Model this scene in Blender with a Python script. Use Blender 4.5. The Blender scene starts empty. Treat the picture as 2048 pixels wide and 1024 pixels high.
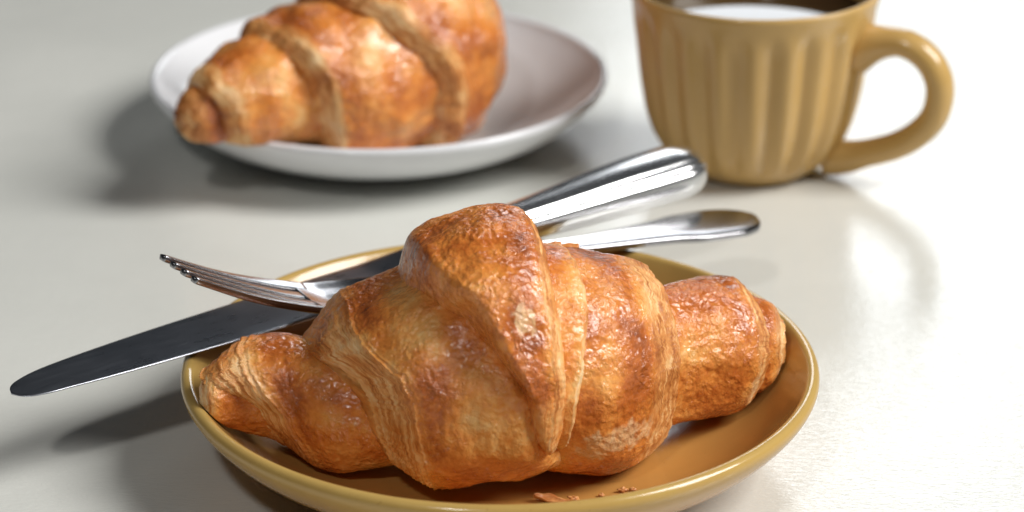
import bpy, math, random
import numpy as np
from mathutils import Vector

sc = bpy.context.scene
COL = sc.collection
random.seed(4)
rng = np.random.default_rng(7)
R = math.radians

# ------------------------------------------------------------------ camera
cam_d = bpy.data.cameras.new('camera')
cam = bpy.data.objects.new('camera', cam_d)
COL.objects.link(cam)
cam.location = (0, 0, 0.313244)
cam.rotation_euler = (R(90) - 0.399186, 0, 0)
cam_d.sensor_width = 36
cam_d.lens = 36 * 5414.6 / 2048
cam_d.clip_start = 0.02
cam_d.clip_end = 60
cam_d.dof.use_dof = True
cam_d.dof.focus_distance = 0.655
cam_d.dof.aperture_fstop = 11
cam_d.dof.aperture_blades = 7
sc.camera = cam

# ------------------------------------------------------------------ light of the room
w = bpy.data.worlds.new('World')
sc.world = w
w.use_nodes = True
bg = w.node_tree.nodes['Background']
bg.inputs[0].default_value = (0.80, 0.90, 1.0, 1)
bg.inputs[1].default_value = 0.030


def area(name, loc, target, sx, sy, power, color):
    d = bpy.data.lights.new(name, 'AREA')
    d.shape = 'RECTANGLE'
    d.size, d.size_y = sx, sy
    d.energy = power
    d.color = color
    o = bpy.data.objects.new(name, d)
    COL.objects.link(o)
    o.location = loc
    o.rotation_euler = (Vector(target) - Vector(loc)).to_track_quat('-Z', 'Y').to_euler()
    return o


# big window to the right of the table (main light)
area('window_light', (1.58, 0.42, 1.55), (0.0, 0.68, 0.0), 0.95, 1.10, 68, (1.0, 0.99, 0.965))
# far window straight ahead and to the right, mirrored in the polished table
area('far_window_light', (0.385, 2.9, 0.92), (0.12, 0.75, 0.0), 0.57, 0.64, 6.2, (0.93, 0.97, 1.0))
# smaller window behind the photographer, glinting on the glazed crust
area('near_window_light', (-0.34, -0.36, 1.20), (0.0, 0.62, 0.03), 0.13, 0.13, 4.6, (1.0, 0.98, 0.95))

sc.view_settings.view_transform = 'Standard'
sc.view_settings.look = 'None'
sc.view_settings.exposure = 0
sc.view_settings.gamma = 1
sc.cycles.max_bounces = 8
sc.cycles.caustics_reflective = False
sc.cycles.use_denoising = True


# ------------------------------------------------------------------ numpy noise
_perm = rng.permutation(256)
_perm = np.concatenate([_perm, _perm, _perm])
_g = rng.normal(size=(256, 3))
_g /= np.linalg.norm(_g, axis=1)[:, None]


def perlin(P):
    P = np.asarray(P, float)
    I = np.floor(P).astype(int)
    F = P - I
    U = F * F * F * (F * (F * 6 - 15) + 10)
    I &= 255
    out = 0
    for dx in (0, 1):
        wx = U[..., 0] if dx else 1 - U[..., 0]
        for dy in (0, 1):
            wy = U[..., 1] if dy else 1 - U[..., 1]
            for dz in (0, 1):
                wz = U[..., 2] if dz else 1 - U[..., 2]
                h = _perm[_perm[_perm[(I[..., 0] + dx) & 255] + ((I[..., 1] + dy) & 255)] + ((I[..., 2] + dz) & 255)]
                g = _g[h]
                d = g[..., 0] * (F[..., 0] - dx) + g[..., 1] * (F[..., 1] - dy) + g[..., 2] * (F[..., 2] - dz)
                out = out + wx * wy * wz * d
    return out * 1.5


def fbm(P, n=3):
    s, a = 0, 1
    for k in range(n):
        s = s + a * perlin(P * (2.03 ** k) + 17.3 * k)
        a *= 0.5
    return s


def sstep(a, b, x):
    t = np.clip((x - a) / (b - a), 0, 1)
    return t * t * (3 - 2 * t)


def curve(pts):
    """smooth interpolation (monotone-ish cubic) through (x, y) pairs"""
    pts = sorted(pts)
    x = np.array([p[0] for p in pts], float)
    y = np.array([p[1] for p in pts], float)
    h = np.diff(x)
    dl = np.diff(y) / h
    m = np.zeros_like(y)
    if len(x) > 2:
        for i in range(1, len(x) - 1):
            if dl[i - 1] * dl[i] > 0:
                m[i] = 2 * dl[i - 1] * dl[i] / (dl[i - 1] + dl[i])
    m[0], m[-1] = dl[0], dl[-1]

    def f(q):
        q = np.clip(np.asarray(q, float), x[0], x[-1])
        i = np.clip(np.searchsorted(x, q, side='right') - 1, 0, len(x) - 2)
        t = (q - x[i]) / h[i]
        t2, t3 = t * t, t * t * t
        return ((2 * t3 - 3 * t2 + 1) * y[i] + (t3 - 2 * t2 + t) * h[i] * m[i]
                + (-2 * t3 + 3 * t2) * y[i + 1] + (t3 - t2) * h[i] * m[i + 1])
    return f


# ------------------------------------------------------------------ mesh helpers
def make_obj(name, verts, faces, mat, parent=None, smooth=True):
    me = bpy.data.meshes.new(name)
    me.from_pydata([tuple(v) for v in verts], [], faces)
    me.update()
    if smooth:
        me.polygons.foreach_set('use_smooth', np.ones(len(me.polygons), bool))
    me.materials.append(mat)
    o = bpy.data.objects.new(name, me)
    COL.objects.link(o)
    if parent:
        o.parent = parent
    return o


def grid_mesh(name, V, wrap_v, mat, parent=None, uv=None, mask=None, cap0=False, cap1=False):
    """V: (nu, nv, 3) grid; wrap_v closes the second index; fast foreach build"""
    nu, nv = V.shape[:2]
    idx = np.arange(nu * nv).reshape(nu, nv)
    if wrap_v:
        a, b = idx[:-1, :], idx[1:, :]
        a2, b2 = np.roll(a, -1, 1), np.roll(b, -1, 1)
    else:
        a, b = idx[:-1, :-1], idx[1:, :-1]
        a2, b2 = idx[:-1, 1:], idx[1:, 1:]
    Q = np.stack([a, b, b2, a2], -1).reshape(-1, 4)
    verts = V.reshape(-1, 3)
    me = bpy.data.meshes.new(name)
    nq = len(Q)
    loops = Q.reshape(-1)
    starts = np.arange(nq) * 4
    extra = []
    if cap0:
        extra.append(idx[0, :])
    if cap1:
        extra.append(idx[-1, ::-1])
    for e in extra:
        starts = np.append(starts, len(loops))
        loops = np.concatenate([loops, e])
    me.vertices.add(len(verts))
    me.vertices.foreach_set('co', verts.astype(np.float32).ravel())
    me.loops.add(len(loops))
    me.loops.foreach_set('vertex_index', loops.astype(np.int32))
    me.polygons.add(len(starts))
    me.polygons.foreach_set('loop_start', starts.astype(np.int32))
    me.update(calc_edges=True)
    me.validate()
    me.polygons.foreach_set('use_smooth', np.ones(len(me.polygons), bool))
    if mask is not None:
        at = me.attributes.new('mask', 'FLOAT_COLOR', 'POINT')
        m4 = np.ones((nu * nv, 4), np.float32)
        m4[:, :3] = mask.reshape(-1, 3)
        at.data.foreach_set('color', m4.ravel())
    if uv is not None:
        at = me.attributes.new('lam', 'FLOAT_VECTOR', 'POINT')
        u3 = np.zeros((nu * nv, 3), np.float32)
        u3[:, :2] = uv.reshape(-1, 2)
        at.data.foreach_set('vector', u3.ravel())
    me.materials.append(mat)
    o = bpy.data.objects.new(name, me)
    COL.objects.link(o)
    if parent:
        o.parent = parent
    return o


def lathe(name, prof, n, mat, parent=None, mod=None):
    """prof list of (r, z) from inner/bottom start to end; mod(r, z, ang) -> r"""
    prof = np.array(prof, float)
    ang = np.linspace(0, 2 * np.pi, n, endpoint=False)
    r = prof[:, 0][:, None] + 0 * ang[None]
    z = prof[:, 1][:, None] + 0 * ang[None]
    if mod is not None:
        r = mod(r, z, ang[None] + 0 * r)
    V = np.stack([r * np.cos(ang), r * np.sin(ang), z], -1)
    return grid_mesh(name, V[::-1], True, mat, parent)


def resample(pts, n):
    """centripetal-ish smooth resample of a profile polyline"""
    p = np.array(pts, float)
    d = np.concatenate([[0], np.cumsum(np.sqrt(np.linalg.norm(np.diff(p, axis=0), axis=1)) + 1e-6)])
    q = np.linspace(0, d[-1], n)
    out = np.zeros((n, p.shape[1]))
    for k in range(p.shape[1]):
        m = np.gradient(p[:, k], d)
        i = np.clip(np.searchsorted(d, q, side='right') - 1, 0, len(d) - 2)
        h = d[i + 1] - d[i]
        t = (q - d[i]) / h
        t2, t3 = t * t, t ** 3
        out[:, k] = ((2 * t3 - 3 * t2 + 1) * p[i, k] + (t3 - 2 * t2 + t) * h * m[i]
                     + (-2 * t3 + 3 * t2) * p[i + 1, k] + (t3 - t2) * h * m[i + 1])
    return out


def empty(name, loc, label, cat, rz=0, group=None):
    o = bpy.data.objects.new(name, None)
    o.empty_display_size = 0.01
    COL.objects.link(o)
    o.location = loc
    o.rotation_euler = (0, 0, rz)
    o['label'] = label
    o['category'] = cat
    if group:
        o['group'] = group
    return o


def tag(o, label, cat, group=None):
    o['label'] = label
    o['category'] = cat
    if group:
        o['group'] = group
    return o


# ------------------------------------------------------------------ materials
class NT:
    def __init__(self, name):
        self.m = bpy.data.materials.new(name)
        self.m.use_nodes = True
        self.t = self.m.node_tree
        self.b = self.t.nodes['Principled BSDF']

    def n(self, typ, **kw):
        nd = self.t.nodes.new(typ)
        for k, v in kw.items():
            setattr(nd, k, v)
        return nd

    def link(self, a, b):
        self.t.links.new(a, b)

    def setv(self, **kw):
        for k, v in kw.items():
            self.b.inputs[k.replace('_', ' ')].default_value = v

    def noise(self, scale, detail=3, rough=0.5, vec=None, dist=0.0):
        nd = self.n('ShaderNodeTexNoise')
        nd.inputs['Scale'].default_value = scale
        nd.inputs['Detail'].default_value = detail
        nd.inputs['Roughness'].default_value = rough
        nd.inputs['Distortion'].default_value = dist
        if vec is not None:
            self.link(vec, nd.inputs['Vector'])
        return nd.outputs['Fac']

    def obj(self):
        if not hasattr(self, '_tc'):
            self._tc = self.n('ShaderNodeTexCoord')
        return self._tc.outputs['Object']

    def mapping(self, vec, scale):
        mp = self.n('ShaderNodeMapping')
        mp.inputs['Scale'].default_value = scale
        self.link(vec, mp.inputs['Vector'])
        return mp.outputs['Vector']

    def ramp(self, fac, stops, interp='LINEAR'):
        r = self.n('ShaderNodeValToRGB')
        r.color_ramp.interpolation = interp
        e = r.color_ramp.elements
        while len(e) < len(stops):
            e.new(0.5)
        for el, (p, c) in zip(e, stops):
            el.position = p
            el.color = (*c, 1) if len(c) == 3 else c
        self.link(fac, r.inputs['Fac'])
        return r.outputs['Color']

    def math(self, op, a, b=None, clamp=False):
        m = self.n('ShaderNodeMath', operation=op, use_clamp=clamp)
        for i, x in enumerate((a, b)):
            if x is None:
                continue
            if isinstance(x, (int, float)):
                m.inputs[i].default_value = x
            else:
                self.link(x, m.inputs[i])
        return m.outputs[0]

    def mix(self, fac, a, b, mode='MIX'):
        m = self.n('ShaderNodeMix', data_type='RGBA', blend_type=mode)
        for sock, x in ((m.inputs[0], fac), (m.inputs[6], a), (m.inputs[7], b)):
            if isinstance(x, (int, float)):
                sock.default_value = x
            elif isinstance(x, tuple):
                sock.default_value = (*x, 1)
            else:
                self.link(x, sock)
        return m.outputs[2]

    def bump(self, height, strength, dist, prev=None):
        b = self.n('ShaderNodeBump')
        b.inputs['Strength'].default_value = strength
        b.inputs['Distance'].default_value = dist
        self.link(height, b.inputs['Height'])
        if prev is not None:
            self.link(prev, b.inputs['Normal'])
        return b.outputs['Normal']


def mat_crust():
    t = NT('croissant_crust')
    at = t.n('ShaderNodeAttribute', attribute_name='mask')
    sep = t.n('ShaderNodeSeparateColor')
    t.link(at.outputs['Color'], sep.inputs[0])
    pale, toast, peel = sep.outputs[0], sep.outputs[1], sep.outputs[2]
    lam = t.n('ShaderNodeAttribute', attribute_name='lam').outputs['Vector']
    o = t.obj()
    # crust colour: toasted skin, mottled
    n1 = t.noise(95, 4, 0.6, o)
    n2 = t.noise(420, 3, 0.6, o, 0.6)
    n3 = t.noise(1500, 2, 0.5, o)
    f = t.math('ADD', t.math('MULTIPLY', n1, 0.75), t.math('MULTIPLY', n2, 0.45))
    f = t.math('ADD', t.math('SUBTRACT', f, 0.10), t.math('MULTIPLY', n3, 0.10))
    f = t.math('ADD', f, t.math('MULTIPLY', t.math('SUBTRACT', toast, 0.5), 0.75))
    crust = t.ramp(f, [(0.22, (0.87, 0.52, 0.20)), (0.38, (0.83, 0.375, 0.098)), (0.54, (0.73, 0.255, 0.049)),
                       (0.74, (0.50, 0.130, 0.021)), (0.98, (0.25, 0.055, 0.010))])
    # laminated layers: streaks that run along the edge
    wv = t.n('ShaderNodeTexNoise')
    wv.inputs['Scale'].default_value = 0.22
    t.link(lam, wv.inputs['Vector'])
    wsc = t.n('ShaderNodeVectorMath', operation='SCALE')
    t.link(wv.outputs['Color'], wsc.inputs[0])
    wsc.inputs['Scale'].default_value = 1.9
    wad = t.n('ShaderNodeVectorMath', operation='ADD')
    t.link(lam, wad.inputs[0])
    t.link(wsc.outputs[0], wad.inputs[1])
    lam = wad.outputs[0]
    l1 = t.noise(1.0, 4, 0.65, t.mapping(lam, (1.1, 0.05, 1)))
    l2 = t.noise(1.0, 3, 0.6, t.mapping(lam, (2.9, 0.20, 1)))
    lf = t.math('ADD', t.math('MULTIPLY', l1, 0.72), t.math('MULTIPLY', l2, 0.36))
    lf = t.math('ADD', lf, t.math('MULTIPLY', t.math('SUBTRACT', toast, 0.5), 0.35))
    lf = t.math('ADD', lf, t.math('MULTIPLY', t.math('SUBTRACT', n1, 0.5), 0.55))
    layer = t.ramp(lf, [(0.32, (0.88, 0.62, 0.34)), (0.46, (0.81, 0.45, 0.175)), (0.56, (0.63, 0.245, 0.060)),
                        (0.70, (0.36, 0.105, 0.020))])
    col = t.mix(pale, crust, layer)
    pk = t.mix(n2, (0.70, 0.36, 0.14), (0.80, 0.58, 0.34))
    col = t.mix(peel, col, pk)
    t.link(col, t.b.inputs['Base Color'])
    # glossy egg wash on the skin, duller layers
    rr = t.math('ADD', t.math('MULTIPLY', pale, 0.22), t.math('ADD', 0.14, t.math('MULTIPLY', n2, 0.20)))
    t.link(rr, t.b.inputs['Roughness'])
    t.setv(IOR=1.5)
    t.link(t.math('SUBTRACT', 0.62, t.math('MULTIPLY', pale, 0.5)), t.b.inputs['Coat Weight'])
    t.b.inputs['Coat Roughness'].default_value = 0.085
    t.b.inputs['Subsurface Weight'].default_value = 0.12
    t.b.inputs['Subsurface Radius'].default_value = (1.0, 0.4, 0.15)
    t.b.inputs['Subsurface Scale'].default_value = 0.003
    # fine relief: blistered skin, fibre lines on the layers
    vo = t.n('ShaderNodeTexVoronoi', feature='SMOOTH_F1')
    vo.inputs['Scale'].default_value = 520
    vo.inputs['Smoothness'].default_value = 0.6
    dw = t.n('ShaderNodeVectorMath', operation='ADD')
    nz = t.n('ShaderNodeTexNoise')
    nz.inputs['Scale'].default_value = 300
    t.link(o, nz.inputs['Vector'])
    sc_ = t.n('ShaderNodeVectorMath', operation='SCALE')
    t.link(nz.outputs['Color'], sc_.inputs[0])
    sc_.inputs['Scale'].default_value = 0.004
    t.link(o, dw.inputs[0])
    t.link(sc_.outputs[0], dw.inputs[1])
    t.link(dw.outputs[0], vo.inputs['Vector'])
    nf = t.noise(900, 4, 0.6, o, 0.8)
    hcr = t.math('ADD', t.math('MULTIPLY', vo.outputs['Distance'], 0.7), t.math('MULTIPLY', nf, 0.8))
    hl = t.math('MULTIPLY', lf, 1.3)
    mixh = t.n('ShaderNodeMix', data_type='FLOAT')
    t.link(pale, mixh.inputs[0])
    t.link(hcr, mixh.inputs[2])
    t.link(hl, mixh.inputs[3])
    patch = t.ramp(t.noise(170, 2, 0.5, o), [(0.36, (0.25, 0.25, 0.25)), (0.62, (1, 1, 1))])
    nrm = t.bump(t.math('MULTIPLY', mixh.outputs[0], patch), 0.65, 0.0011)
    t.link(nrm, t.b.inputs['Normal'])
    t.link(nrm, t.b.inputs['Coat Normal'])
    return t.m


def mat_glaze(name, body, rim, z0, z1, rough=0.12, mott=0.25, coat=0.0):
    t = NT(name)
    o = t.obj()
    sx = t.n('ShaderNodeSeparateXYZ')
    t.link(o, sx.inputs[0])
    n1 = t.noise(45, 4, 0.6, o)
    n2 = t.noise(900, 2, 0.6, o)
    mr = t.n('ShaderNodeMapRange')
    mr.inputs['From Min'].default_value = z0
    mr.inputs['From Max'].default_value = z1
    t.link(sx.outputs[2], mr.inputs['Value'])
    c = t.mix(mr.outputs[0], body, rim)
    c = t.mix(t.math('MULTIPLY', t.math('SUBTRACT', n1, 0.35), mott * 2, True), c, tuple(x * 0.72 for x in body))
    c = t.mix(t.math('MULTIPLY', t.math('GREATER_THAN', n2, 0.71), mott), c, tuple(x * 0.5 for x in body))
    t.link(c, t.b.inputs['Base Color'])
    rr = t.math('ADD', rough, t.math('MULTIPLY', n1, 0.08))
    t.link(rr, t.b.inputs['Roughness'])
    nrm = t.bump(t.noise(120, 2, 0.5, o), 0.12, 0.0012)
    t.link(nrm, t.b.inputs['Normal'])
    return t.m


def mat_steel(name, col, rough, streak=(1, 1, 1), smudge=0.1):
    t = NT(name)
    o = t.obj()
    n1 = t.noise(1.0, 4, 0.65, t.mapping(o, streak))
    n2 = t.noise(90, 3, 0.6, o)
    t.setv(Metallic=1.0)
    c = t.mix(n2, col, tuple(x * 0.78 for x in col))
    t.link(c, t.b.inputs['Base Color'])
    rr = t.math('ADD', rough, t.math('MULTIPLY', t.math('ADD', n1, n2), smudge))
    t.link(rr, t.b.inputs['Roughness'])
    nrm = t.bump(n1, 0.06, 0.0004)
    t.link(nrm, t.b.inputs['Normal'])
    return t.m


def mat_table():
    t = NT('painted_table')
    o = t.obj()
    n1 = t.noise(9, 4, 0.55, o)
    n2 = t.noise(60, 4, 0.6, o)
    c = t.ramp(n1, [(0.3, (0.635, 0.64, 0.60)), (0.7, (0.725, 0.725, 0.68))])
    t.link(c, t.b.inputs['Base Color'])
    rr = t.math('ADD', 0.02, t.math('ADD', t.math('MULTIPLY', n2, 0.07), t.math('MULTIPLY', n1, 0.10)))
    t.link(rr, t.b.inputs['Roughness'])
    t.setv(IOR=1.52)
    fib = t.noise(1.0, 3, 0.6, t.mapping(o, (330, 900, 300)), 1.0)
    big = t.noise(60, 2, 0.5, o)
    n = t.bump(fib, 0.20, 0.0007)
    n = t.bump(big, 0.03, 0.004, n)
    t.link(n, t.b.inputs['Normal'])
    return t.m


M_CRUST = mat_crust()
M_OCHRE = mat_glaze('ochre_glaze', (0.48, 0.24, 0.062), (0.49, 0.325, 0.10), 0.014, 0.025, 0.13, 0.32)
M_TAN = mat_glaze('tan_glaze', (0.52, 0.325, 0.108), (0.53, 0.335, 0.115), 0.0, 0.06, 0.15, 0.36)
M_WHITE = mat_glaze('white_glaze', (0.70, 0.71, 0.72), (0.76, 0.77, 0.80), 0.0, 0.026, 0.10, 0.06)
M_BLADE = mat_steel('blade_steel', (0.56, 0.58, 0.64), 0.14, (60, 900, 400), 0.16)
M_HANDLE = mat_steel('polished_steel', (0.86, 0.86, 0.87), 0.13, (40, 400, 400), 0.10)
M_FORK = mat_steel('fork_steel', (0.40, 0.395, 0.41), 0.12, (60, 700, 400), 0.07)
M_TABLE = mat_table()


def mat_coffee():
    t = NT('black_coffee')
    n = t.noise(40, 2, 0.5, t.obj())
    c = t.mix(n, (0.012, 0.006, 0.004), (0.022, 0.010, 0.005))
    t.link(c, t.b.inputs['Base Color'])
    t.setv(Roughness=0.03, IOR=1.34)
    return t.m


def mat_flake():
    t = NT('flake_crust')
    n = t.noise(400, 3, 0.6, t.obj())
    c = t.ramp(n, [(0.3, (0.68, 0.36, 0.13)), (0.7, (0.42, 0.13, 0.03))])
    t.link(c, t.b.inputs['Base Color'])
    t.setv(Roughness=0.4)
    t.link(t.bump(n, 0.5, 0.0005), t.b.inputs['Normal'])
    return t.m


M_COFFEE = mat_coffee()
M_FLAKE = mat_flake()

# ------------------------------------------------------------------ table
TX, TY0, TY1, TT = 1.1, -0.25, 1.45, 0.03
bev = 0.004
tv, tf = [], []
for zz, ins in ((-TT, 0), (-bev, 0), (0, bev)):
    for x, y in ((-TX + ins, TY0 + ins), (TX - ins, TY0 + ins), (TX - ins, TY1 - ins), (-TX + ins, TY1 - ins)):
        tv.append((x, y, zz))
for k in range(2):
    for i in range(4):
        j = (i + 1) % 4
        tf.append((4 * k + i, 4 * k + j, 4 * k + 4 + j, 4 * k + 4 + i))
tf += [(8, 9, 10, 11), (3, 2, 1, 0)]
table = make_obj('tabletop', tv, tf, M_TABLE, smooth=False)
table['kind'] = 'structure'

# ------------------------------------------------------------------ plates
FP = (-0.00296, 0.61724)          # front plate centre
BP = (-0.0437, 0.8465)            # back plate centre
OCHRE_IN = [(0, .0060), (.020, .0060), (.040, .0064), (.052, .0074), (.060, .0096), (.0665, .0132), (.0715, .0178),
            (.0745, .0214), (.0762, .0236)]
OCHRE_RIM = [(.0772, .02475), (.0785, .0250), (.0796, .0243), (.0800, .0230)]
OCHRE_OUT = [(.0792, .0208), (.0765, .0172), (.0715, .0125), (.064, .0078), (.054, .0042), (.047, .0025), (.0445, .0012),
             (.0435, .0003), (.0415, .0002), (.040, .0020), (.020, .0026), (0, .0026)]
WHITE_IN = [(0, .0052), (.018, .0052), (.034, .0058), (.045, .0078), (.054, .0112), (.0615, .0158), (.067, .0206),
            (.0704, .0242)]
WHITE_RIM = [(.0714, .0257), (.0726, .0263), (.0736, .0257), (.0738, .0245)]
WHITE_OUT = [(.0730, .0225), (.0700, .0180), (.0645, .0125), (.0565, .0072), (.048, .0040), (.040, .0022), (.0375, .0010),
             (.0368, .0003), (.0350, .0002), (.0335, .0018), (.018, .0022), (0, .0022)]


WHITE_IN, WHITE_RIM, WHITE_OUT = [[(r * 1.019, z * 0.862) for r, z in q] for q in (WHITE_IN, WHITE_RIM, WHITE_OUT)]


def plate(name, inn, rim, out, c, mat, label):
    prof = resample(inn + rim + out, 110)
    prof[0, 0] = prof[-1, 0] = 0.0002
    o = lathe(name, prof, 160, mat)
    o.location = (c[0], c[1], 0)
    tag(o, label, 'plate')
    return o


plate('plate', OCHRE_IN, OCHRE_RIM, OCHRE_OUT, FP, M_OCHRE, 'round mustard brown glazed plate in front, holding the near croissant and cutlery')
plate('plate', WHITE_IN, WHITE_RIM, WHITE_OUT, BP, M_WHITE, 'round white glazed plate behind, holding the far croissant')


def floor_fn(inn, rim, c):
    p = np.array(inn + rim[:2])
    return lambda x, y: np.interp(np.hypot(x - c[0], y - c[1]), p[:, 0], p[:, 1], right=0.0)


# ------------------------------------------------------------------ croissants
def axis_curve(pts, kx=1.0):
    """pts: (s, x, y, z) in mm/metres -> functions of s"""
    fx = curve([(p[0], p[1] * kx) for p in pts])
    fy = curve([(p[0], p[2]) for p in pts])
    fz = curve([(p[0], p[3]) for p in pts])
    return fx, fy, fz


GRIDS = []


def theta_grid(n_front, n_back):
    # dense where it shows (-80..135 deg), coarse behind and below
    a = np.linspace(-80, 135, n_front, endpoint=False)
    b = np.linspace(135, 280, n_back, endpoint=False)
    return np.concatenate([a, b])


def lobe(name, parent, axis, floor, sL, sR, rad, out, band, H, mat, seed=0, nu=120, nf=360, nb=90,
         steps=5, inner=(4.0, 5.0), edge_noise=1.0, wrinkle=1.0, toast0=0.5, straight=False, lip=0.65, ks=1.0, bump_k=1.0, layer_k=0.55, pale_ext=0.0, peel=None, pale_k=1.0, dive=None, pale_top=1.0, tipfade=None, lift=None,
         label=None):
    """One rolled turn of dough: a closed sleeve between the edge curves sL(theta) and sR(theta) (mm along the roll).
    out = -1/+1 which end shows its cut layers, band = width in mm of that pale laminated end, H = its height in mm."""
    fx, fy, fz = axis
    th = theta_grid(nf, nb)
    tt = np.where(th > 200, th - 360, th)
    per = lambda q, amp, f: amp * perlin(np.stack([np.cos(np.radians(q)) * f, np.sin(np.radians(q)) * f, 0 * q + seed * 3.7], -1))
    L = curve(sL)(tt) + per(th, edge_noise, 2.2) + per(th, edge_noise * 0.4, 7.0)
    Rr = curve(sR)(tt) + per(th + 50, edge_noise, 2.2) + per(th + 20, edge_noise * 0.4, 7.0)
    fray = 0.35 * min(1.0, edge_noise) * (per(th, 1.0, 26.0) + 0.6 * per(th + 9, 1.0, 55.0))
    if out < 0:
        L = L + fray
    else:
        Rr = Rr + fray
    u = np.linspace(0, 1, nu)
    # denser towards the shown edge
    u = (u ** 1.35) if out < 0 else 1 - (1 - u) ** 1.35
    S = L[None] + (Rr - L)[None] * u[:, None]
    TH = th[None] + 0 * S
    d = (S - L[None]) if out < 0 else (Rr[None] - S)         # mm from the shown edge
    e = (Rr[None] - S) if out < 0 else (S - L[None])         # mm from the hidden edge
    a = ks * curve([(p[0], p[1]) for p in rad])(S)
    b = ks * curve([(p[0], p[2]) for p in rad])(S)
    c, s_ = np.cos(np.radians(TH)), np.sin(np.radians(TH))
    # a noise position in mm
    NP = np.stack([S, b * c, a * s_], -1) + seed * 31.7
    dn = d + 0.5 * fbm(NP / 6.0, 2)
    # profile of the rolled edge
    off = -H * (1 - sstep(-0.5, band, dn)) ** 1.5
    # cut layers: small steps
    if steps:
        per_mm = band / steps
        ph = dn / per_mm + 0.45 * perlin(NP / 9.0)
        saw = ph - np.floor(ph)
        ampl = 0.55 + 0.9 * perlin(np.stack([np.floor(ph) * 3.1, TH / 40.0, 0 * ph + seed], -1))
        off += ((1 - saw) ** 1.6 * sstep(0, 0.10, saw) * layer_k - 0.25 * layer_k) * np.clip(ampl, 0.15, 1.3) * (1 - sstep(band * 0.85, band * 1.1, dn)) * min(1.0, H / 3.0)
    wi, hi = inner[:2]
    if len(inner) > 2:
        wi = wi + (inner[2] - wi) * sstep(60, 95, np.where(TH > 200, TH - 360, TH))
    off -= hi * (1 - sstep(0, wi, e)) ** 2
    if dive is not None:                                      # (theta_a, theta_b, mm): sinks below theta_a
        off -= dive[2] * (1 - sstep(dive[0], dive[1], np.where(TH > 200, TH - 360, TH)))
    # blistered skin
    big = fbm(NP / 13.0, 2) * 0.9 * bump_k
    mid = np.abs(fbm(NP / np.array([3.6, 3.2, 3.2]) + 0.5 * perlin(NP / 5.0)[..., None], 2))
    fine = fbm(NP / 1.5, 2)
    crustw = sstep(band * 0.5, band * 1.1, dn)
    blist = sstep(-0.25, 0.5, perlin(NP / 11.0 + 5.5))
    off += big + wrinkle * crustw * ((0.32 - mid) * 0.34 * (0.55 + 0.55 * blist) + 0.15 * fine * (0.6 + 0.4 * blist)) + 0.10 * fine * (1 - crustw)
    if lift is not None:
        off += lift(S, np.where(TH > 200, TH - 360, TH))
    # position
    ex = np.where(s_ < 0, 2 / 2.7, 2 / 2.12)
    cs, ss = np.sign(c) * np.abs(c) ** ex, np.sign(s_) * np.abs(s_) ** ex
    rr = np.maximum((0.5 * (a + b) + off) / (0.5 * (a + b)), 0.02)
    h = 0.5
    Tx, Ty = fx(S + h) - fx(S - h), fy(S + h) - fy(S - h)
    ln = np.hypot(Tx, Ty) + 1e-9
    Nx, Ny = Ty / ln, -Tx / ln                                # towards the camera side
    if straight:
        Nx, Ny = 0.0, -1.0
    X = fx(S) + Nx * b * cs * rr * 1e-3
    Y = fy(S) + Ny * b * cs * rr * 1e-3
    Z = fz(S) + a * ss * rr * 1e-3
    fl = floor(X, Y) + 0.0004
    k = 0.0009
    q = (Z - fl) / k
    Z = fl + k * np.where(q > 20, q, np.log1p(np.exp(np.minimum(q, 20)))) - k * 0.0
    V = np.stack([X, Y, Z], -1)
    # colour masks
    pale = 1 - sstep(band * 0.72 + pale_ext, band * 1.05 + pale_ext, dn + min(1.0, band / 8) * fbm(NP / 4.5, 3))
    TT = np.where(TH > 200, TH - 360, TH)
    pale = pale * pale_k * (1 - (1 - pale_top) * sstep(45, 95, TT))
    # the outermost lip of the layers is browned again
    pale = pale * (1 - lip + lip * sstep(0.0, band * 0.22, dn))
    if tipfade is not None:
        pale = np.maximum(pale, tipfade[2] * (1 - sstep(tipfade[0], tipfade[1], TT + 9 * fbm(NP / 5.0, 2))))
    pale = np.clip(pale, 0, 1)
    under = 1 - sstep(-75, -25, TT)
    toast = toast0 + 0.22 * sstep(band, band + 3, dn) * (1 - sstep(band + 4, band + 14, dn)) + 0.30 * fbm(NP / 16.0, 2) \
        + 0.16 * sstep(40, 100, TT) - 0.18 * under
    pl = np.zeros_like(pale)
    if peel is not None:
        for (s0, t0, rs, rt) in peel:
            rad_ = np.hypot((S - s0) / rs, (TT - t0) / rt)
            pl = np.maximum(pl, (1 - sstep(0.55, 1.05, rad_ + 0.7 * fbm(NP / 2.4, 3))) * (0.75 + 0.4 * fbm(NP / 1.2, 2)))
    mask = np.stack([pale, np.clip(toast, 0, 1), np.clip(pl, 0, 1)], -1)
    arc = np.radians(TH) * 0.5 * (a + b)
    uv = np.stack([d + seed * 13, arc], -1)
    # keep the object's origin at the parent's location
    loc = np.array(parent.location)
    o = grid_mesh(name, V - loc, True, mat, parent, uv, mask, cap0=True, cap1=True)
    GRIDS.append((V, S, TT, parent))
    if label:
        o['label'] = label
    return o


# ---- near croissant: s is about mm along x
FA = axis_curve([(-84, -.0815, .601, .0245), (-73, -.0725, .602, .0245), (-60, -.0595, .6035, .0235), (-48, -.0475, .602, .0255),
                 (-35, -.0345, .5985, .028), (-20, -.0195, .5965, .033), (-6, -.0060, .5962, .0365), (10, .0100, .598, .0350),
                 (26, .0258, .6025, .031), (42, .0415, .6135, .0285), (54, .0535, .6225, .0265), (66, .0660, .6265, .0250), (78, .0775, .6290, .0245)], 0.962)
ff = floor_fn(OCHRE_IN, OCHRE_RIM, FP)
c1 = empty('croissant', (-0.005, 0.605, 0.006), 'golden croissant with a tall middle fold, in sharp focus on the mustard plate', 'croissant')

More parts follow.
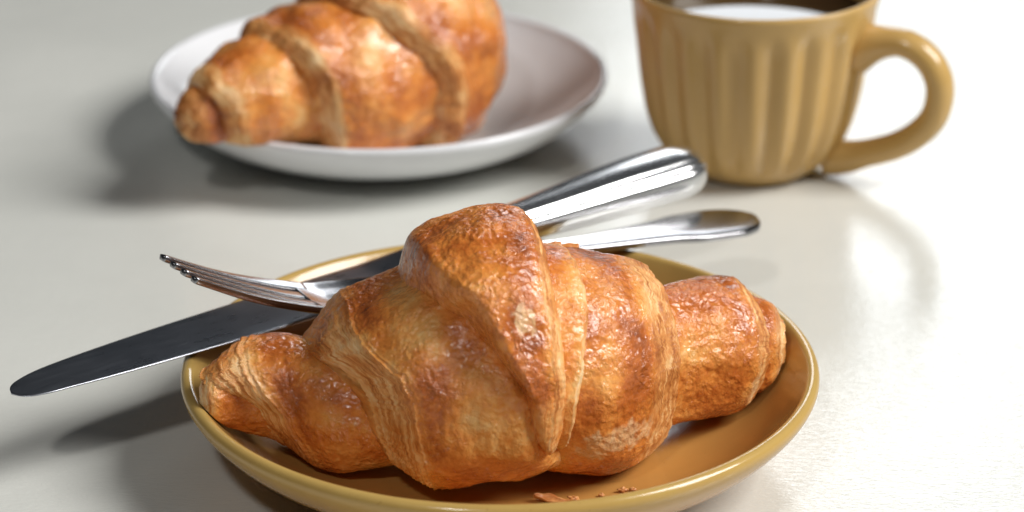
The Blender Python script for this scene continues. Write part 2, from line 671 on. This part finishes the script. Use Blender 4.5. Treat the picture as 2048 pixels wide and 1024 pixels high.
FL = axis_curve([(-84, -.0830, .5940, .0250), (-75, -.0745, .5960, .0248), (-66, -.0655, .6010, .0240), (-57, -.0565, .6020, .0226), (-43, -.0430, .5970, .0215),
                 (-24, -.0240, .5950, .0230)], 0.985)
lobe('tip_core', c1, FL, ff, [(-160, -77.5), (180, -77.5)], [(-160, -56), (180, -56)],
     [(-78.5, 3, 3), (-76.5, 6.0, 6.5), (-72, 8.2, 9.2), (-66, 9.8, 11), (-56, 11, 12)], -1, 4.0, 1.2, M_CRUST, seed=1, nu=70, nf=170, nb=50, steps=2,
     edge_noise=0.6, toast0=0.38, straight=True, label='small pale rolled end at the left tip')
lobe('outer_roll', c1, FL, ff, [(-160, -64), (-67, -59), (-30, -62), (0, -67), (23, -72), (60, -77), (113, -77.5), (180, -74)],
     [(-160, -24), (180, -28)],
     [(-79, 9.5, 9.5), (-72, 11.8, 12), (-66, 13.2, 13.4), (-60, 14.4, 14.8), (-54, 15.3, 15.9), (-44, 15.6, 16.4), (-36, 15.0, 16.0), (-24, 13, 14)], -1, 13.0, 3.4, M_CRUST,
     seed=2, nu=170, nf=320, nb=80, steps=6, toast0=0.40, pale_top=0.55, layer_k=0.85, ks=0.965, straight=True, label='left outer roll with curved layers at its end')
def belly(S, T):
    # sinks beside the middle fold, hangs fuller low at the front
    return (-3.2 * sstep(-24, -8, S) * sstep(5, 30, T) * (1 - sstep(70, 95, T))
            + (2.4 - 4.8 * sstep(0, 16, S)) * sstep(-40, -8, S) * (1 - sstep(-25, 5, T)) * sstep(-110, -70, T))


lobe('shoulder_roll', c1, FA, ff, [(-160, -32), (-67, -28), (-30, -31), (0, -35), (23, -38.5), (45, -48), (70, -52.5), (113, -55), (180, -52)],
     [(-160, 22), (-67, 20), (0, 10), (60, -6), (113, -12), (180, -5)],
     [(-57, 17, 17), (-50, 20.5, 20), (-43, 23.4, 22.5), (-35, 25.2, 27.0), (-26, 26.2, 30.5), (-12, 26.0, 32.0), (5, 26.0, 32.0), (22, 26, 31)], -1, 12.5, 6.2, M_CRUST, inner=(10, 6),
     seed=3, nu=210, nf=400, nb=90, steps=7, toast0=0.42, pale_top=0.35, lift=belly, layer_k=1.0, ks=0.975, straight=True, label='left shoulder roll with a broad pale layered edge')
lobe('shoulder_roll', c1, FA, ff, [(-160, -6), (-67, 6), (-30, 6), (23, 2), (113, -10), (180, -8)],
     [(-160, 36), (-67, 38), (-30, 41), (23, 43), (70, 39.5), (113, 35), (180, 36)],
     [(-12, 27, 28), (5, 27.5, 29), (15, 28.0, 29.0), (24, 27.6, 28.4), (31, 26.0, 26.8), (36, 23.8, 24.8), (40, 21.6, 22.4), (45, 19.0, 20)], 1, 7.6, 0.7, M_CRUST,
     seed=4, nu=180, nf=400, nb=90, steps=4, toast0=0.46, peel=[(27, -14, 9, 8), (19, -24, 6, 5)], lip=0.1, ks=0.93, straight=True, label='right shoulder roll with a pale layered band on its right edge')
lobe('thin_flap', c1, FA, ff, [(-160, 0), (0, 4), (113, -4), (180, -4)],
     [(-160, 14), (-40, 11), (-15, 14), (5, 16.5), (23, 18), (60, 18.5), (90, 15), (113, 12), (180, 8)],
     [(-12, 28.0, 29.2), (5, 28.8, 30.4), (15, 28.7, 30.3), (22, 28.3, 29.8)], 1, 0.8, 0.8, M_CRUST,
     seed=5, nu=80, nf=360, nb=60, steps=0, toast0=0.16, edge_noise=0.7, wrinkle=0.5, ks=0.935, straight=True, label='thin pale flap beside the middle fold', dive=(-32, -8, 2.5))
lobe('outer_roll', c1, FA, ff, [(-160, 30), (180, 30)],
     [(-160, 60), (-67, 60), (-30, 64), (23, 67), (70, 64.5), (113, 61), (180, 60)],
     [(28, 18, 18), (40, 17.6, 17.8), (46, 17.8, 18.0), (53, 18.4, 18.6), (59, 17.4, 17.6), (64, 15.4, 15.6), (68, 13.0, 13.0)], 1, 3.4, 1.6, M_CRUST,
     seed=6, nu=140, nf=340, nb=80, steps=3, toast0=0.50, lip=0.1, ks=0.955, straight=True, label='right outer roll, glossy brown with a pale rim')
lobe('tip_core', c1, FA, ff, [(-160, 50), (180, 50)], [(-160, 72), (180, 72)],
     [(48, 14, 14), (61, 13.0, 13.0), (65, 11.8, 11.6), (69, 9.6, 9.4), (71.5, 6, 6)], 1, 3.0, 1.0, M_CRUST, seed=7, nu=60, nf=170, nb=50, steps=2, edge_noise=0.8,
     toast0=0.45, straight=True, label='small pointed end at the right tip')


def c_lift(S, T):
    # the triangular fold stands proud along its right side
    return 1.4 * sstep(-40, 30, T)


lobe('middle_fold', c1, FA, ff, [(-160, 0), (-40, 4), (-22, 4), (-11, 2.5), (19, -4.5), (43, -13.5), (56, -21), (84, -29), (113, -32), (180, -27)],
     [(-160, 8), (-40, 7), (-24, 8.5), (-14, 11), (11, 12.8), (43, 11), (70, 8.5), (95, 6.0), (113, 3.5), (180, 5)],
     [(-36, 31, 30), (-28, 33.5, 32), (-20, 34.8, 34.5), (-8, 35.2, 35.6), (2, 34.8, 35.2), (9, 32.8, 33.8), (14, 30.5, 32)], 1, 3.0, 2.4, M_CRUST,
     seed=8, nu=180, nf=480, nb=90, steps=3, inner=(8.0, 14.0, 7.5), toast0=0.50, dive=(-36, -16, 8), lift=c_lift, peel=[(3.0, 37, 3.2, 6.5)], wrinkle=1.1,
     tipfade=(-12, 10, 0.75), ks=0.958, straight=True, label='tall middle fold tapering to a point at the front')

def shard(grid, s0, t0, lx, ly, rot, lift, seed):
    """a thin torn scrap of skin standing slightly off the crust at (s0, t0) of a roll"""
    V, S, T, parent = grid
    k = np.argmin((S - s0) ** 2 + (0.4 * (T - t0)) ** 2)
    i, j = np.unravel_index(k, S.shape)
    i = min(max(i, 4), S.shape[0] - 5)
    du = V[i + 4, j] - V[i - 4, j]
    dv = V[i, (j + 4) % V.shape[1]] - V[i, j - 4]
    du /= np.linalg.norm(du)
    n = np.cross(du, dv)
    n /= np.linalg.norm(n)
    c0 = np.array([np.mean(V[..., 0]), np.mean(V[..., 1]), np.mean(V[..., 2])])
    if np.dot(n, V[i, j] - c0) < 0:
        n = -n
    e2 = np.cross(n, du)
    a1 = du * math.cos(rot) + e2 * math.sin(rot)
    a2 = np.cross(n, a1)
    r_ = np.random.default_rng(seed)
    nn, mm = 16, 6
    u = np.linspace(-1, 1, nn)
    w0 = np.interp(u, np.linspace(-1, 1, 6), r_.uniform(0.35, 1.0, 6))
    w1 = np.interp(u, np.linspace(-1, 1, 6), r_.uniform(0.35, 1.0, 6))
    end = np.sqrt(np.clip(1 - np.abs(u) ** 3, 0.03, 1))
    top = []
    for q in range(nn):
        row = []
        for v in np.linspace(-1, 1, mm):
            yy = v * ly / 2 * (w0[q] if v < 0 else w1[q]) * end[q]
            h = 0.12 + lift * ((v + 1) / 2) ** 1.6 + 0.10 * math.sin(u[q] * 4 + seed)
            row.append(V[i, j] + (a1 * u[q] * lx / 2 + a2 * yy + n * h) * 1e-3)
        row2 = [p - n * 0.00022 for p in row[::-1]]
        top.append(row + row2)
    g = np.array(top)
    g = g - np.array(parent.location)
    m_ = np.zeros((nn, 2 * mm, 3))
    m_[..., 0] = r_.uniform(0.2, 0.8)
    m_[..., 1] = r_.uniform(0.3, 0.6)
    grid_mesh('crust_flake', g, True, M_CRUST, parent, np.zeros((nn, 2 * mm, 2)) + seed, m_, cap0=True, cap1=True)


G_TIP, G_L2, G_L1, G_R1, G_FLAP, G_R2, G_RT, G_MID = GRIDS[:8]
for args in [(G_R1, 11, 114, 3.6, 2.0, 0.3, 1.2, 1), (G_R1, 15, 112, 4.2, 1.6, -0.2, 0.8, 2), (G_MID, 4, 108, 4.0, 1.5, 0.2, 0.7, 8)]:
    shard(*args)

# ---- far croissant, turned away to the right, its left tip over the plate rim
BA = axis_curve([(-82, -.1030, .7750, .0310), (-70, -.0935, .7815, .0325), (-56, -.0815, .7900, .0355), (-40, -.0680, .7990, .0345), (-22, -.0535, .8080, .0335),
                 (-4, -.0420, .8195, .0365), (14, -.0340, .8330, .0385), (32, -.0285, .8490, .0360), (48, -.0265, .8660, .0300), (64, -.0260, .8840, .0270), (76, -.0260, .8960, .0270)])
fb = floor_fn(WHITE_IN, WHITE_RIM, BP)
c2 = empty('croissant', (-0.045, 0.820, 0.006), 'plump golden croissant, out of focus on the white plate', 'croissant')
kw = dict(nf=220, nb=60, ks=0.95, bump_k=1.7, lip=0.1, edge_noise=1.8, pale_ext=1.8)
lobe('tip_core', c2, BA, fb, [(-160, -80), (180, -80)], [(-160, -56), (180, -56)],
     [(-80, 5, 5), (-77, 8, 8), (-70, 10, 10), (-56, 12, 12)], -1, 5, 1.5, M_CRUST, seed=11, nu=50, steps=3, toast0=0.5, **kw)
lobe('outer_roll', c2, BA, fb, [(-160, -68), (-67, -66), (0, -70), (70, -73), (113, -73), (180, -70)], [(-160, -24), (180, -26)],
     [(-74, 12, 12), (-66, 14.5, 15), (-54, 17, 18), (-40, 18, 19), (-24, 19, 20)], -1, 3.8, 2.2, M_CRUST, seed=12, nu=90, steps=4, toast0=0.40, **kw)
lobe('shoulder_roll', c2, BA, fb, [(-160, -40), (-67, -36), (0, -41), (70, -50), (113, -54), (180, -50)], [(-160, 14), (180, 10)],
     [(-55, 19, 19), (-48, 22, 22.5), (-38, 25, 26), (-22, 27.5, 29), (-5, 28.5, 30), (14, 29, 30)], -1, 4.2, 3.6, M_CRUST, seed=13, nu=110, steps=5, toast0=0.45, **kw)
lobe('middle_fold', c2, BA, fb, [(-160, -10), (-67, -4), (0, -9), (70, -24), (113, -30), (180, -28)], [(-160, 36), (0, 34), (113, 30), (180, 30)],
     [(-32, 29, 29), (-22, 32.5, 33), (-8, 35, 36), (8, 35, 36), (20, 31, 33), (36, 26, 27)], -1, 4.0, 4.0, M_CRUST, seed=14, nu=130, steps=4, toast0=0.40, **kw)
lobe('outer_roll', c2, BA, fb, [(-160, 20), (180, 20)], [(-160, 58), (180, 58)],
     [(18, 27, 28), (34, 24, 25), (48, 19, 20), (58, 14, 14)], 1, 5, 4, M_CRUST, seed=15, nu=60, steps=3, toast0=0.45, nf=120, nb=40)
lobe('tip_core', c2, BA, fb, [(-160, 46), (180, 46)], [(-160, 74), (180, 74)],
     [(46, 15, 15), (60, 12, 12), (70, 8, 8), (74, 4, 4)], 1, 4, 2, M_CRUST, seed=16, nu=40, steps=2, toast0=0.45, nf=100, nb=40)


# ------------------------------------------------------------------ lofts for cutlery
def loft(name, secs, mat, parent):
    return grid_mesh(name, np.array(secs), True, mat, parent, cap0=True, cap1=True)


def rrect(w, t, n=6, p=5.0):
    a = np.linspace(0, 2 * np.pi, 4 * n, endpoint=False) + 0.001
    c, s = np.cos(a), np.sin(a)
    return np.stack([np.sign(c) * np.abs(c) ** (2 / p) * w / 2, np.sign(s) * np.abs(s) ** (2 / p) * t / 2], -1)


# ---- knife: local x along the knife from the blade tip, y across, z up
kn_ang = math.atan2(.1405, .1735)
knife = empty('knife', (-0.1222, 0.5937, 0.0), 'steel table knife lying across the back of the mustard plate', 'knife', kn_ang)
BL = curve([(0, 0.6), (1.2, 6.0), (4, 10.0), (10, 13.2), (25, 16.5), (50, 19.3), (80, 21.0), (102, 21.4), (112, 20.2), (119, 15.5), (125, 10), (131, 8.5)])
BO = curve([(0, -1.0), (4, -0.6), (15, 0.2), (40, 0.3), (100, 0.0), (131, 0)])       # centre offset: the cutting edge curves up to the tip
BT = curve([(0, 0.5), (10, 0.9), (100, 1.4), (119, 3.2), (131, 7.0)])
secs = []
for t in np.concatenate([np.linspace(0, 12, 16), np.linspace(13, 131, 70)]):
    q = rrect(BL(t), BT(t), 6, 3.2)
    secs.append(np.stack([np.full(len(q), t * 1e-3), (q[:, 0] + BO(t)) * 1e-3, q[:, 1] * 1e-3 + .0268 + 0.0035 * sstep(110, 131, t)], -1))
loft('blade', secs, M_BLADE, knife)
HL0, HL1 = 129.0, 225.5
HW = curve([(0, 9.0), (8, 10.0), (30, 13.0), (60, 18.0), (80, 20.4), (98.5, 20.8)])
HT = curve([(0, 8), (8, 9.2), (40, 11.5), (75, 14.2), (98.5, 14.4)])
secs = []
ang = np.linspace(0, 2 * np.pi, 96, endpoint=False)
for t in np.concatenate([np.linspace(0, 80, 60), 80 + 18.5 * np.sin(np.linspace(0.02, 1, 34) * np.pi / 2)]):
    endk = math.sqrt(max(1 - (max(t - 86, 0) / 12.5) ** 2, 0.0004)) if t > 86 else 1.0
    W, T = HW(t) * endk, HT(t) * (0.25 + 0.75 * endk) * (1 if endk > 0.1 else max(endk * 10, .3))
    c, s = np.cos(ang), np.sin(ang)
    y = np.sign(c) * np.abs(c) ** 0.9 * W / 2
    z = np.sign(s) * np.abs(s) ** 0.88 * T / 2
    # raised border bead along both edges of the two broad faces
    bead = np.zeros_like(ang)
    if t > 14:
        k = min((t - 14) / 10, 1)
        for a0 in (0.60, math.pi - 0.60, math.pi + 0.60, -0.60):
            da = (ang - a0 + np.pi) % (2 * np.pi) - np.pi
            bead += k * (0.16 * np.exp(-(da / 0.07) ** 2) - 0.20 * np.exp(-((np.abs(da) - 0.19) / 0.06) ** 2))
    m = 1 + bead / 8.0 * endk
    zc = .0303 + 0.0012 * sstep(0, 90, t)
    secs.append(np.stack([np.full(len(ang), (HL0 + t) * 1e-3), y * m * 1e-3, z * m * 1e-3 + zc], -1))
loft('handle', secs, M_HANDLE, knife)

# ---- fork: local x from the tine tips to the handle end
fk_ang = R(34)
fork = empty('fork', (-0.0825, 0.6130, 0.0), 'steel fork with upturned tines lying over the knife blade', 'fork', fk_ang)
FZ = curve([(0, 51.4), (10, 45.8), (22, 39.4), (34, 34.0), (44, 30.8), (54, 30.0), (66, 31.2), (80, 32.6), (100, 31.8), (122, 29.0), (150, 26.4), (188, 22.6)])
FW = curve([(30, 21), (38, 21.8), (46, 21.8), (54, 20), (62, 14), (70, 8.5), (80, 6.6), (100, 6.6), (125, 9.5), (150, 14.5), (160, 19), (171, 19.6), (177, 16.6), (180.8, 10.8), (182.3, 4)])


def fork_sec(t, y0, w, th, dish=0.0, p=4.0, n=6):
    q = rrect(w, th, n, p)
    sl = (FZ(t + 0.5) - FZ(t - 0.5)) / 1.0
    nx, nz = -sl / math.hypot(1, sl), 1 / math.hypot(1, sl)
    zz = q[:, 1] + dish * ((q[:, 0] + y0) / 11.0) ** 2
    return np.stack([(t + nx * zz) * 1e-3, (q[:, 0] + y0) * 1e-3, (FZ(t) + nz * zz) * 1e-3], -1)


loft('head', [fork_sec(t, 0, FW(t), 2.1, 1.6, 6, 10) for t in np.linspace(36, 72, 40)], M_FORK, fork)
loft('handle', [fork_sec(t, 0, FW(t), 2.9 if t > 80 else 2.6, -0.15 * sstep(120, 150, t), 4, 10) for t in np.concatenate([np.linspace(71, 167, 60), np.linspace(168, 182.3, 24)])], M_FORK, fork)
for k in range(4):
    y0 = (k - 1.5) * 5.7
    secs = []
    for t in np.linspace(0.0, 40, 44):
        wd = 2.1 + 2.0 * sstep(4, 36, t)
        yy = y0 * (0.97 + 0.0 * t)
        s_ = fork_sec(t, yy, wd * (0.85 if t < 0.3 else 1), (1.7 + 0.5 * sstep(0, 20, t)) * (0.85 if t < 0.3 else 1), 1.6 * sstep(10, 36, t), 5, 6)
        secs.append(s_)
    loft('tine', secs, M_FORK, fork)

# ------------------------------------------------------------------ mug
MG = (0.0765, 0.819)
mug = empty('mug', (MG[0], MG[1], 0), 'tan glazed mug with fluted sides and a round handle', 'mug')
prof = [(0, .0030), (.012, .0028), (.0165, .0012), (.0185, .0002), (.0205, .0004), (.0225, .0020), (.0265, .0056), (.0302, .0112), (.0328, .0185), (.0345, .0270),
        (.0357, .0360), (.0368, .0450), (.0381, .0530), (.0394, .0585), (.0399, .0604), (.0396, .0615), (.0386, .0614), (.0377, .0600), (.0363, .0530), (.0345, .0420),
        (.0325, .0280), (.0298, .0170), (.0250, .0090), (.0150, .0065), (0, .0060)]
pr = resample(prof, 120)[::-1]
pr[0, 0] = pr[-1, 0] = 0.0002


out_idx = np.argmin(np.abs(pr[:, 1] - 0.0615) + 0.0 * pr[:, 0])


def flute(r, z, ang):
    n = r.shape[0]
    isout = (np.arange(n) > out_idx)[:, None]
    k = sstep(.0035, .010, z) * (1 - sstep(.0475, .0575, z)) * isout
    ph = (ang / (2 * np.pi) * 21) % 1.0
    fl = 0.55 * np.abs(np.sin(np.pi * ph)) + 0.45 * np.sin(np.pi * ph) ** 2                      # hollow flutes meeting in ridges... bulging ribs, sharp valleys
    return r + k * (fl - 0.75) * 0.0021


lathe('body', pr, 416, M_TAN, mug, flute)
# handle: swept loop in the x-z plane
hp = np.array([(32.5, 42.5), (37.0, 45.3), (43.0, 47.3), (50.0, 47.6), (56.8, 44.0), (61.0, 37.5), (61.6, 31.0), (60.0, 24.8), (55.2, 18.6), (48.2, 13.6), (40.0, 10.2), (32.5, 7.6), (26.0, 6.8)])
hs = resample(hp, 72)
secs = []
for i in range(len(hs)):
    t = hs[min(i + 1, len(hs) - 1)] - hs[max(i - 1, 0)]
    t /= np.linalg.norm(t)
    n = np.array([-t[1], t[0]])
    f = i / (len(hs) - 1)
    fl = 1 + 0.75 * (1 - sstep(0, 0.22, f)) + 0.40 * sstep(0.82, 1, f)
    wn, wy = 4.4 * fl, 5.2 * (1 + 0.25 * (1 - sstep(0, .2, f)) + 0.15 * sstep(.85, 1, f))
    a = np.linspace(0, 2 * np.pi, 28, endpoint=False)
    px = hs[i][0] + n[0] * np.cos(a) * wn
    pz = hs[i][1] + n[1] * np.cos(a) * wn
    secs.append(np.stack([px, np.sin(a) * wy, pz], -1) * 1e-3)
hd = loft('handle', secs, M_TAN, mug)
hd.rotation_euler = (0, 0, R(-24))
# coffee
cp = np.array([(0.0002, .0514), (.012, .0514), (.025, .0514), (.0338, .0514), (.0352, .0515), (.0357, .0517)])
cof = lathe('coffee', cp[::-1], 96, M_COFFEE)
cof.location = (MG[0], MG[1], 0)
tag(cof, 'black coffee filling the tan mug', 'coffee')


# ------------------------------------------------------------------ flakes and crumbs
def flake(name, c, plate_c, fl, lx, ly, rz, curl, label, cat, seed, ups=0.0004):
    """thin curled scrap of crust with an irregular outline"""
    n, m = 26, 9
    rr = np.random.default_rng(seed)
    u = np.linspace(-1, 1, n)[:, None]
    v = np.linspace(-1, 1, m)[None]
    wob = np.interp(u[:, 0], np.linspace(-1, 1, 7), rr.uniform(0.45, 1.0, 7))
    endw = np.sqrt(np.clip(1 - np.abs(u[:, 0]) ** 2.6, 0.02, 1))
    X = u * lx / 2 + 0 * v
    Y = v * ly / 2 * (wob * endw)[:, None] + ly * 0.2 * np.sin(u * 2.2 + seed)
    Z = curl * (v ** 2 * 0.9 + 0.5 * (u ** 2)) + 0.0004 * perlin(np.stack([X * 500, Y * 500, X * 0 + seed], -1))
    V = np.stack([X, Y, Z], -1)
    top = V.copy()
    bot = V.copy()
    bot[..., 2] -= 0.00035
    vv = np.concatenate([top, bot[:, ::-1]], 1)          # closed ring per section
    ca, sa = math.cos(rz), math.sin(rz)
    W = vv.copy()
    W[..., 0] = vv[..., 0] * ca - vv[..., 1] * sa
    W[..., 1] = vv[..., 0] * sa + vv[..., 1] * ca
    o = grid_mesh(name, W, True, M_FLAKE, cap0=True, cap1=True)
    zf = float(fl(np.array(c[0]), np.array(c[1])))
    o.location = (c[0], c[1], zf + ups)
    tag(o, label, cat)
    return o


def crumb(c, fl, size, label, seed):
    n, m = 12, 16
    th = np.linspace(0.02, np.pi - 0.02, n)[:, None]
    ph = np.linspace(0, 2 * np.pi, m, endpoint=False)[None]
    D = np.stack([np.sin(th) * np.cos(ph), np.sin(th) * np.sin(ph), np.cos(th) + 0 * ph], -1)
    rad = size * (0.75 + 0.55 * perlin(D * 1.7 + seed * 9.1))
    V = D * rad[..., None] * np.array([1.2, 0.9, 0.6])
    o = grid_mesh('crumb', V, True, M_FLAKE, cap0=True, cap1=True)
    zf = float(fl(np.array(c[0]), np.array(c[1])))
    o.location = (c[0], c[1], zf + size * 0.4)
    tag(o, label, 'crumb')
    return o


flake('pastry_flake', (0.0102, 0.5735), FP, ff, .0105, .0042, R(-12), .0010, 'curled reddish flake of crust on the plate below the middle fold', 'pastry flake', 3, .0006)
crumb((0.0147, 0.5755), ff, .0013, 'pale crumb touching the right end of the curled flake', 1)
crumb((0.0215, 0.5775), ff, .0008, 'tiny brown crumb halfway between the curled flake and the pale crumb pair', 2)
crumb((0.0268, 0.5797), ff, .0012, 'left one of two pale crumbs close together by the mustard plate rim', 3)
crumb((0.0292, 0.5800), ff, .0009, 'right one of two pale crumbs close together by the mustard plate rim', 4)
crumb((-0.0125, 0.8140), fb, .0016, 'brown crumb on the white plate right of the far croissant', 5)
crumb((-0.0035, 0.8180), fb, .0011, 'smaller brown crumb on the white plate nearer its right side', 6)
